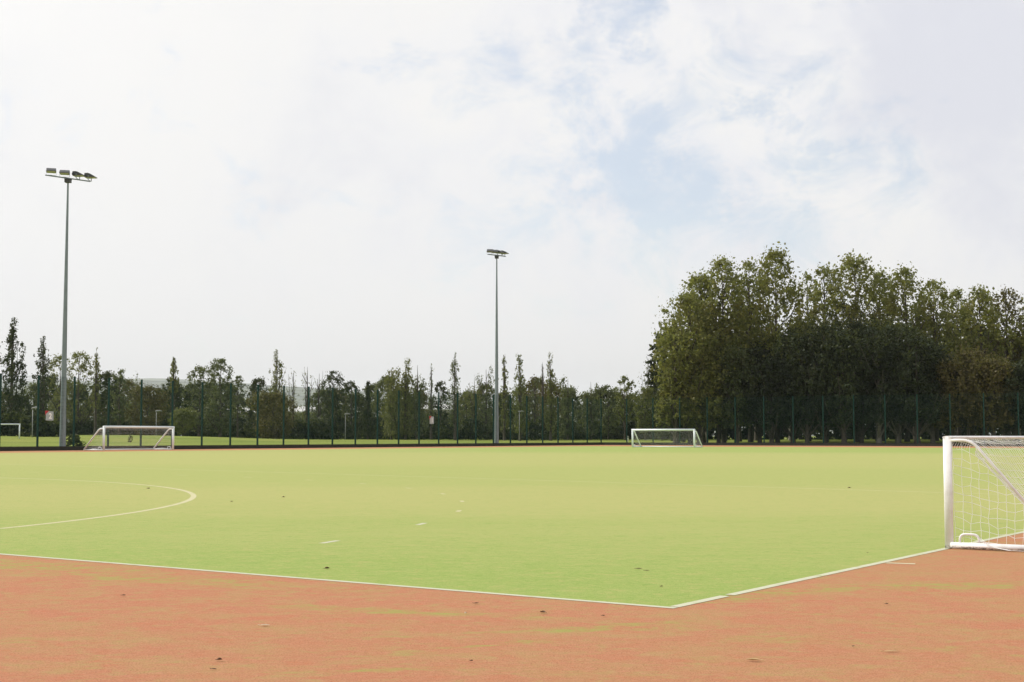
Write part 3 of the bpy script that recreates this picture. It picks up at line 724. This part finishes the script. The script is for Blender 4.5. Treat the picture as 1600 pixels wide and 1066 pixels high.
for i, (px, py, w, Y) in enumerate(LOW):
    tree('understorey_tree', px, py, w, Y + 3.5, 'bush' if i == 0 else 'grove', 'leaf_grove' if i in (1, 2) else 'leaf_shrub' if i == 3 else 'leaf_dark' if i % 3 == 0 and i not in (15,) else 'leaf_brown' if i in (15, 16, 17) else 'leaf_shaded', (f'olive lower tree at the front of the grove, {ORD[i]} from its open end' if i in (1, 2, 3) else f'russet lower tree at the front of the grove, {ORD[i]} from its open end' if i in (15, 16, 17) else f'dark shaded lower tree at the front of the grove, {ORD[i]} from its open end'), base=.2 if i else .05, ncl=150, nl=92, leaf=.21, clr=.25, zs=1.15, group='lower trees at the front of the grove', limbs=20, trunk_r=.17 + .08 * rnd.random(), bark='bark_pale' if i in (11, 12, 14) else 'bark')
px = 1050; k = 0
while px < 1660:                                        # added second and third rank, bushy to the ground to block horizon light
    tree('back_tree', px, rnd.uniform(500, 560), rnd.uniform(80, 100), rnd.uniform(158, 170), 'bush', 'leaf_shaded', f'dark bushy tree deep inside the grove, {ORD[k]} from its open end', base=.0, ncl=120, nl=44, leaf=.4, clr=.24, group='bushy trees deep in the grove', limbs=6)
    px += rnd.uniform(34, 44); k += 1
px = 1050; k = 0
while px < 1640:                                        # bare trunks between
    px += rnd.uniform(22, 36)
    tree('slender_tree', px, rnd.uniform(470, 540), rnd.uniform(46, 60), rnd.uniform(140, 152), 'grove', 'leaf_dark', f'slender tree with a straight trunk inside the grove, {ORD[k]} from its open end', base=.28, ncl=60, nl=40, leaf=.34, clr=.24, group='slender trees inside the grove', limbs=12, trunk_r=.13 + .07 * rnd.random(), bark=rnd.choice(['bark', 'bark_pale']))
    k += 1

# ------------------------------------------------------------------ lamp posts, marker, buildings
def lamp(px, pytop, Y, label, pybase=None):
    x = wx(px, Y); z0 = ground_z(x, Y); H = wz(pytop, Y) - z0
    r = empty('lamp_post', (x, Y, z0), 0, label, 'lamp post', 'lamp posts beyond the fence')
    MB().tube([(0, 0, 0), (0, 0, H * .3), (0, 0, H)], [.04, .034, .028], 8, up=(1, 0, 0)).build('pole', M['lamp_grey'], r)
    h = MB().tube([(-.12, 0, H + .02), (0, 0, H + .07), (.30, 0, H + .09), (.52, 0, H + .05)], [.03, .06, .07, .03], 8).build('lamp_head', M['lamp_grey'], r)
lamp(245, 643.5, 128, 'thin grey street lamp seen above the white goal by the mast')
lamp(52, 639, 108, 'thin street lamp near the numeral 2 sign and the thin goal frame')
lamp(540, 648, 155, 'thin grey street lamp in front of the dark tree line near its pointed tree')
lamp(811.5, 644, 155, 'thin grey street lamp just past the slim floodlight mast')
mp = (wx(980.5, 150), 150)
r = empty('marker_post', (mp[0], mp[1], ground_z(*mp)), 0, 'short white marker post on the grass near the fence corner', 'post')
mz = wz(681.5, 150) - ground_z(*mp)
MB().box((0, 0, mz / 2), (.13, .09, mz)).build('post', M['sign_white'], r, .01); MB().box((0, -.001, mz * .8), (.134, .094, .07)).build('band', M['black_rubber'], r)

def shed(px0, px1, pyroof, Y, label):
    x0, x1 = wx(px0, Y), wx(px1, Y); w = x1 - x0; H = wz(pyroof + 5, Y) - ground_z((x0 + x1) / 2, Y); z0 = ground_z((x0 + x1) / 2, Y) - .1
    r = empty('industrial_shed', ((x0 + x1) / 2, Y, z0), rad(4), label, 'building')
    MB().box((0, 6, H / 2), (w, 12, H)).build('wall', M['wall_grey'], r)
    t = MB(); h2 = 1.2
    vs = [(-w / 2 - .4, -.5, H), (w / 2 + .4, -.5, H), (w / 2 + .4, 6, H + h2), (-w / 2 - .4, 6, H + h2), (-w / 2 - .4, 12.5, H), (w / 2 + .4, 12.5, H)]
    vs += [(x, y, z + .25) for x, y, z in vs]
    fs = [(0, 3, 2, 1), (3, 4, 5, 2), (6, 7, 8, 9), (9, 8, 11, 10), (0, 1, 7, 6), (4, 10, 11, 5), (0, 6, 9, 3), (3, 9, 10, 4), (1, 2, 8, 7), (2, 5, 11, 8)]
    t.add(vs, fs).build('roof', M['roof_pale'], r)
    n = max(3, int(w / 4))
    for i in range(n):
        f = MB().box((-w / 2 + (i + .5) * w / n, -.03, H * .62), (1.6, .08, 1.1)).build('window', M['window_dark'], r)
shed(350, 400, 641, 330, 'pale-roofed long shed seen in the gap below the hill')
shed(446, 500, 639, 320, 'white-roofed shed showing behind the nearly bare wispy trees')
shed(652, 735, 635, 340, 'pale-roofed shed behind the trees near the numeral 1 sign')

# ------------------------------------------------------------------ hills
def hills():
    Yc = 10500
    vs = []; fs = []; nx, ny = 140, 16
    prof = [(-400, 585), (0, 596), (190, 597), (250, 592), (300, 594), (380, 600), (440, 604), (560, 612), (700, 620), (820, 628), (960, 634), (1100, 640), (1500, 636), (2100, 628)]
    rs = np.random.RandomState(2); bumps = rs.normal(size=(nx + 1,)); bumps = np.convolve(bumps, np.ones(3) / 3, 'same')
    for j in range(ny + 1):
        v = j / ny; Y = Yc - 2600 + 4000 * v; hgt = math.sin(math.pi * min(1, v / 1.3)) ** .9
        for i in range(nx + 1):
            px = -400 + 2500 * i / nx
            py = np.interp(px, [p[0] for p in prof], [p[1] for p in prof])
            top = wz(py, Yc) + bumps[i] * 5
            vs.append((wx(px, Yc), Y, -4 + (top + 4) * hgt + rs.normal() * 2.5))
    for j in range(ny):
        for i in range(nx):
            a = j * (nx + 1) + i; fs.append((a, a + 1, a + nx + 2, a + nx + 1))
    m, nt, b = new_mat('hill_cover'); pos = position(nt)
    n1 = noise(nt, pos, .004, 5, .6).outputs[0]; n2 = noise(nt, pos, .015, 5, .7).outputs[0]
    c = mixc(nt, ramp(nt, n1, .42, .58), (.05, .075, .03), (.13, .16, .05)); c = mixc(nt, ramp(nt, n2, .45, .7, 0, .6), c, (.03, .05, .025))
    nt.links.new(c, b.inputs['Base Color']); b.inputs['Roughness'].default_value = .95
    mb = MB(); mb.add(vs, fs, True); tag(mb.build('hills', m), kind='structure')
hills()

# ------------------------------------------------------------------ fallen leaves
ML1 = paint('leaf_tan', (.55, .40, .20), .6, (.25, .12, .05), .7, 40)
ML2 = paint('leaf_brown_dry', (.14, .08, .045), .7, (.06, .035, .025), .6, 40)
ML3 = paint('leaf_pale', (.62, .54, .40), .6, (.35, .26, .16), .6, 40)
def fallen_leaf(px, py, length, width, rz, mat, label, curl=.35, lift=.25):
    p = G(px, py); k_ = .5 if p.y > 9 else 1.0; length *= .85 * k_; width *= .75 * k_
    mb = MB(); nu, nv = 9, 5; vs = []
    for layer in (0, 1):
        for i in range(nu + 1):
            u = i / nu; hw = width / 2 * math.sin(math.pi * u) ** .7 * (1 - .25 * u) + .0004
            for j in range(nv + 1):
                v = j / nv * 2 - 1
                z = .001 + width * curl * .55 * v * v * math.sin(math.pi * u) + length * lift * .6 * (u - .5) ** 2 - layer * .0012 + .0012
                vs.append(((u - .5) * length, v * hw, z + .004))
    o = (nu + 1) * (nv + 1); fs = []
    for i in range(nu):
        for j in range(nv):
            a = i * (nv + 1) + j; q = (a, a + nv + 1, a + nv + 2, a + 1); fs.append(q); fs.append(tuple(reversed([k + o for k in q])))
    for i in range(nu):
        for j in (0, nv):
            a = i * (nv + 1) + j; fs.append((a, a + nv + 1, a + nv + 1 + o, a + o))
    mb.add(vs, fs, True); mb.tube([(-length * .5, 0, .004 + length * lift * .25), (-length * .62, .003, .008), (-length * .74, .004, .006)], .0011, 5)
    ob = mb.build('fallen_leaf', mat); ob.location = p; ob.rotation_euler = (0, 0, rz); tag(ob, label, 'leaf', 'fallen leaves on the turf')
for a in [
 (1177, 1034, .062, .026, rad(170), ML1, 'curled tan leaf with a dark underside on the red turf, brightest of the fallen leaves', .5, .25),
 (1393, 1020, .068, .016, rad(4), ML1, 'long thin tan leaf lying flat on the red turf below the low near goal', .3, .05),
 (343, 1033.5, .024, .018, rad(20), ML2, 'small black-brown leaf scrap on the red turf, larger of a close pair', .9, .3),
 (334, 1048, .024, .010, rad(-10), ML2, 'small thin dark leaf scrap on the red turf, lower of a close pair', .5, .2),
 (414, 979, .048, .02, rad(5), ML3, 'pale flat leaf with dark spots on the red turf', .3, .06),
 (848, 959, .036, .022, rad(150), ML2, 'dark brown curled leaf on the red turf below the white side line', .8, .5),
 (728, 960, .012, .016, rad(60), ML3, 'tiny white scrap standing on the red turf', .8, .4),
 (737, 1035, .012, .010, rad(0), ML2, 'tiny black speck of leaf low on the red turf', .8, .4),
 (943, 964, .018, .012, rad(30), ML2, 'small brown leaf scrap on the red turf near the pitch corner', .6, .3),
 (193, 932, .026, .014, rad(10), ML2, 'small dark leaf on the mossy red turf below the side line', .6, .3),
 (744, 944.5, .03, .014, rad(10), ML2, 'thin brown leaf lying just outside the white side line', .5, .2),
 (232, 764, .13, .08, rad(40), ML2, 'brown leaf on the sandy turf inside the curved line', .7, .3),
 (443, 777.5, .09, .06, rad(10), ML2, 'dark leaf on the sandy turf past the curved line', .8, .3),
 (362, 784.5, .07, .05, rad(50), ML2, 'small dark leaf on the sandy turf close to the tip of the curved line', .7, .3),
 (511, 890, .04, .026, rad(20), ML2, 'dark leaf on the green turf above the side line', .9, .4),
 (1327, 763, .12, .07, rad(20), ML2, 'dark leaf on the far part of the green turf near the near goal', .9, .3),
 (998, 890, .046, .02, rad(0), ML2, 'longer brown leaf of a pair on the green turf above the pitch corner', .4, .2),
 (1011, 893, .034, .014, rad(15), ML2, 'shorter brown leaf of a pair on the green turf above the pitch corner', .4, .2),
 (1034, 918, .016, .012, rad(15), ML2, 'tiny brown leaf scrap on the green turf right above the pitch corner', .8, .4),
 (1356, 865, .022, .012, rad(15), ML2, 'small dark leaf on the green turf left of the near goal', .8, .4),
 (1425, 841, .03, .015, rad(0), ML3, 'small pale leaf on the green turf left of the near goal', .5, .2),
 (1386, 945.5, .024, .014, rad(40), ML2, 'small russet leaf on the red turf below the short tick mark', .6, .3),
 (1334, 1012, .012, .008, rad(40), ML2, 'tiny dark speck of leaf beside the long thin tan leaf', .6, .3),
]: fallen_leaf(*a)

# ------------------------------------------------------------------ light
SUN_AZ, SUN_EL = rad(-70), rad(37)
sd = Vector((math.sin(SUN_AZ) * math.cos(SUN_EL), math.cos(SUN_AZ) * math.cos(SUN_EL), math.sin(SUN_EL)))
sl = bpy.data.lights.new('sun', 'SUN'); sl.energy = 3.6; sl.angle = rad(4); sl.color = (1, .94, .84)
so = bpy.data.objects.new('sun', sl); COL.objects.link(so); so.rotation_euler = (-sd).to_track_quat('-Z', 'Y').to_euler()

W = bpy.data.worlds.new('World'); S.world = W; W.use_nodes = True; nt = W.node_tree; nt.nodes.clear()
out = N(nt, 'ShaderNodeOutputWorld'); sky = N(nt, 'ShaderNodeTexSky'); sky.sky_type = 'NISHITA'; sky.sun_disc = False
sky.sun_elevation = SUN_EL; sky.sun_rotation = SUN_AZ % (2 * math.pi); sky.dust_density = .6; sky.air_density = 1.0
bs = N(nt, 'ShaderNodeBackground'); nt.links.new(sky.outputs[0], bs.inputs[0]); bs.inputs[1].default_value = .15
d = N(nt, 'ShaderNodeTexCoord').outputs['Generated']
warp = noise(nt, d, 12, 9, .68)
wv = N(nt, 'ShaderNodeVectorMath', operation='SUBTRACT'); nt.links.new(warp.outputs['Color'], wv.inputs[0]); wv.inputs[1].default_value = (.5, .5, .5)
ws = N(nt, 'ShaderNodeVectorMath', operation='SCALE'); nt.links.new(wv.outputs[0], ws.inputs[0]); ws.inputs['Scale'].default_value = .16
dw = N(nt, 'ShaderNodeVectorMath', operation='ADD'); nt.links.new(d, dw.inputs[0]); nt.links.new(ws.outputs[0], dw.inputs[1]); dw = dw.outputs[0]
def blob(px, py, r, soft=.85):
    a, b = ray(px, py); v = Vector((a, 1, b)).normalized()
    n = N(nt, 'ShaderNodeVectorMath', operation='DISTANCE'); nt.links.new(dw, n.inputs[0]); n.inputs[1].default_value = v
    R = r / F
    return ramp(nt, n.outputs['Value'], R * (1 - soft), R * (1 + soft), 1, 0)
def total(items):
    t = None
    for (px, py, r, amt) in items:
        m = math_(nt, 'MULTIPLY', blob(px, py, r), amt)
        t = m if t is None else math_(nt, 'MAXIMUM', t, m)
    return t
blue = total([(1000, 180, 300, .42), (1210, 250, 200, .55), (620, 110, 200, .2), (965, 30, 75, .9), (880, 60, 70, .55), (930, 150, 75, .65), (985, 200, 75, .8), (960, 270, 90, .85), (1020, 310, 70, .9), (1090, 300, 70, .85), (1178, 165, 55, .8), (1200, 262, 75, .8), (1290, 235, 60, .75), (1230, 292, 60, .8), (1110, 240, 60, .6), (560, 70, 60, .35), (640, 140, 45, .3), (1150, 95, 25, .45), (500, 180, 120, .12), (420, 330, 140, .10)])
lav = total([(1560, 60, 220, .9), (1440, 120, 150, .6), (1380, 190, 90, .5), (1560, 220, 160, .55), (820, 90, 90, .25), (1180, 20, 90, .3), (1500, 330, 150, .25)])
fb = noise(nt, d, 5, 6, .6).outputs[0]
fine = noise(nt, mapping(nt, d, rot=(0, rad(25), 0), scale=(1, 1, 1.5)), 13, 10, .64, .5).outputs[0]
fine2 = noise(nt, d, 9, 7, .6, .3).outputs[0]
# thin patches elsewhere on the dome too
sx = sep(nt, d)
gen = math_(nt, 'MULTIPLY', ramp(nt, fb, .52, .70, 0, .6), ramp(nt, sx[1], .80, .3, 0, 1))
blue = math_(nt, 'MAXIMUM', blue, gen)
blue = math_(nt, 'ADD', blue, math_(nt, 'MULTIPLY', math_(nt, 'SUBTRACT', fine, .5), 2.6))
blue = ramp(nt, blue, .20, 1.0)
lav = math_(nt, 'ADD', lav, math_(nt, 'MULTIPLY', math_(nt, 'SUBTRACT', fine2, .5), 2.2))
lav = ramp(nt, lav, .05, 1.0)
dot = N(nt, 'ShaderNodeVectorMath', operation='DOT_PRODUCT'); nt.links.new(d, dot.inputs[0]); dot.inputs[1].default_value = sd
glow = ramp(nt, dot.outputs['Value'], .45, 1.0, 0, 1)
cl = mixc(nt, glow, (.855, .845, .832), (1.0, .993, .98))
cl = mixc(nt, math_(nt, 'MULTIPLY', ramp(nt, fine2, .36, .62, 0, 1), ramp(nt, sx[0], -.25, .12, .15, .75)), cl, (.795, .80, .835))
cl = mixc(nt, lav, cl, (.69, .70, .76))
cl = mixc(nt, ramp(nt, sx[2], .02, .12, .8, 0), cl, (.875, .855, .825))
bc = N(nt, 'ShaderNodeBackground'); nt.links.new(cl, bc.inputs[0]); bc.inputs[1].default_value = 1.12
mx = N(nt, 'ShaderNodeMixShader'); nt.links.new(math_(nt, 'MULTIPLY', blue, .50), mx.inputs[0]); nt.links.new(bc.outputs[0], mx.inputs[1]); nt.links.new(bs.outputs[0], mx.inputs[2])
nt.links.new(mx.outputs[0], out.inputs[0])

# ------------------------------------------------------------------ air
hz = MB().box((0, 5800, 260), (16000, 17600, 532)).build('haze', None); tag(hz, kind='stuff')
hm = bpy.data.materials.new('air'); hm.use_nodes = True; t = hm.node_tree; t.nodes.clear()
o_ = t.nodes.new('ShaderNodeOutputMaterial'); v_ = t.nodes.new('ShaderNodeVolumePrincipled'); v_.inputs['Density'].default_value = .00008; v_.inputs['Color'].default_value = (.90, .95, 1.0, 1); v_.inputs['Anisotropy'].default_value = .2
t.links.new(v_.outputs[0], o_.inputs['Volume']); hz.data.materials.append(hm); hz.display_type = 'WIRE'

S.view_settings.view_transform = 'Standard'; S.view_settings.look = 'None'; S.view_settings.exposure = 0; S.view_settings.gamma = 1
S.cycles.max_bounces = 8; S.cycles.transparent_max_bounces = 8; S.cycles.use_denoising = True
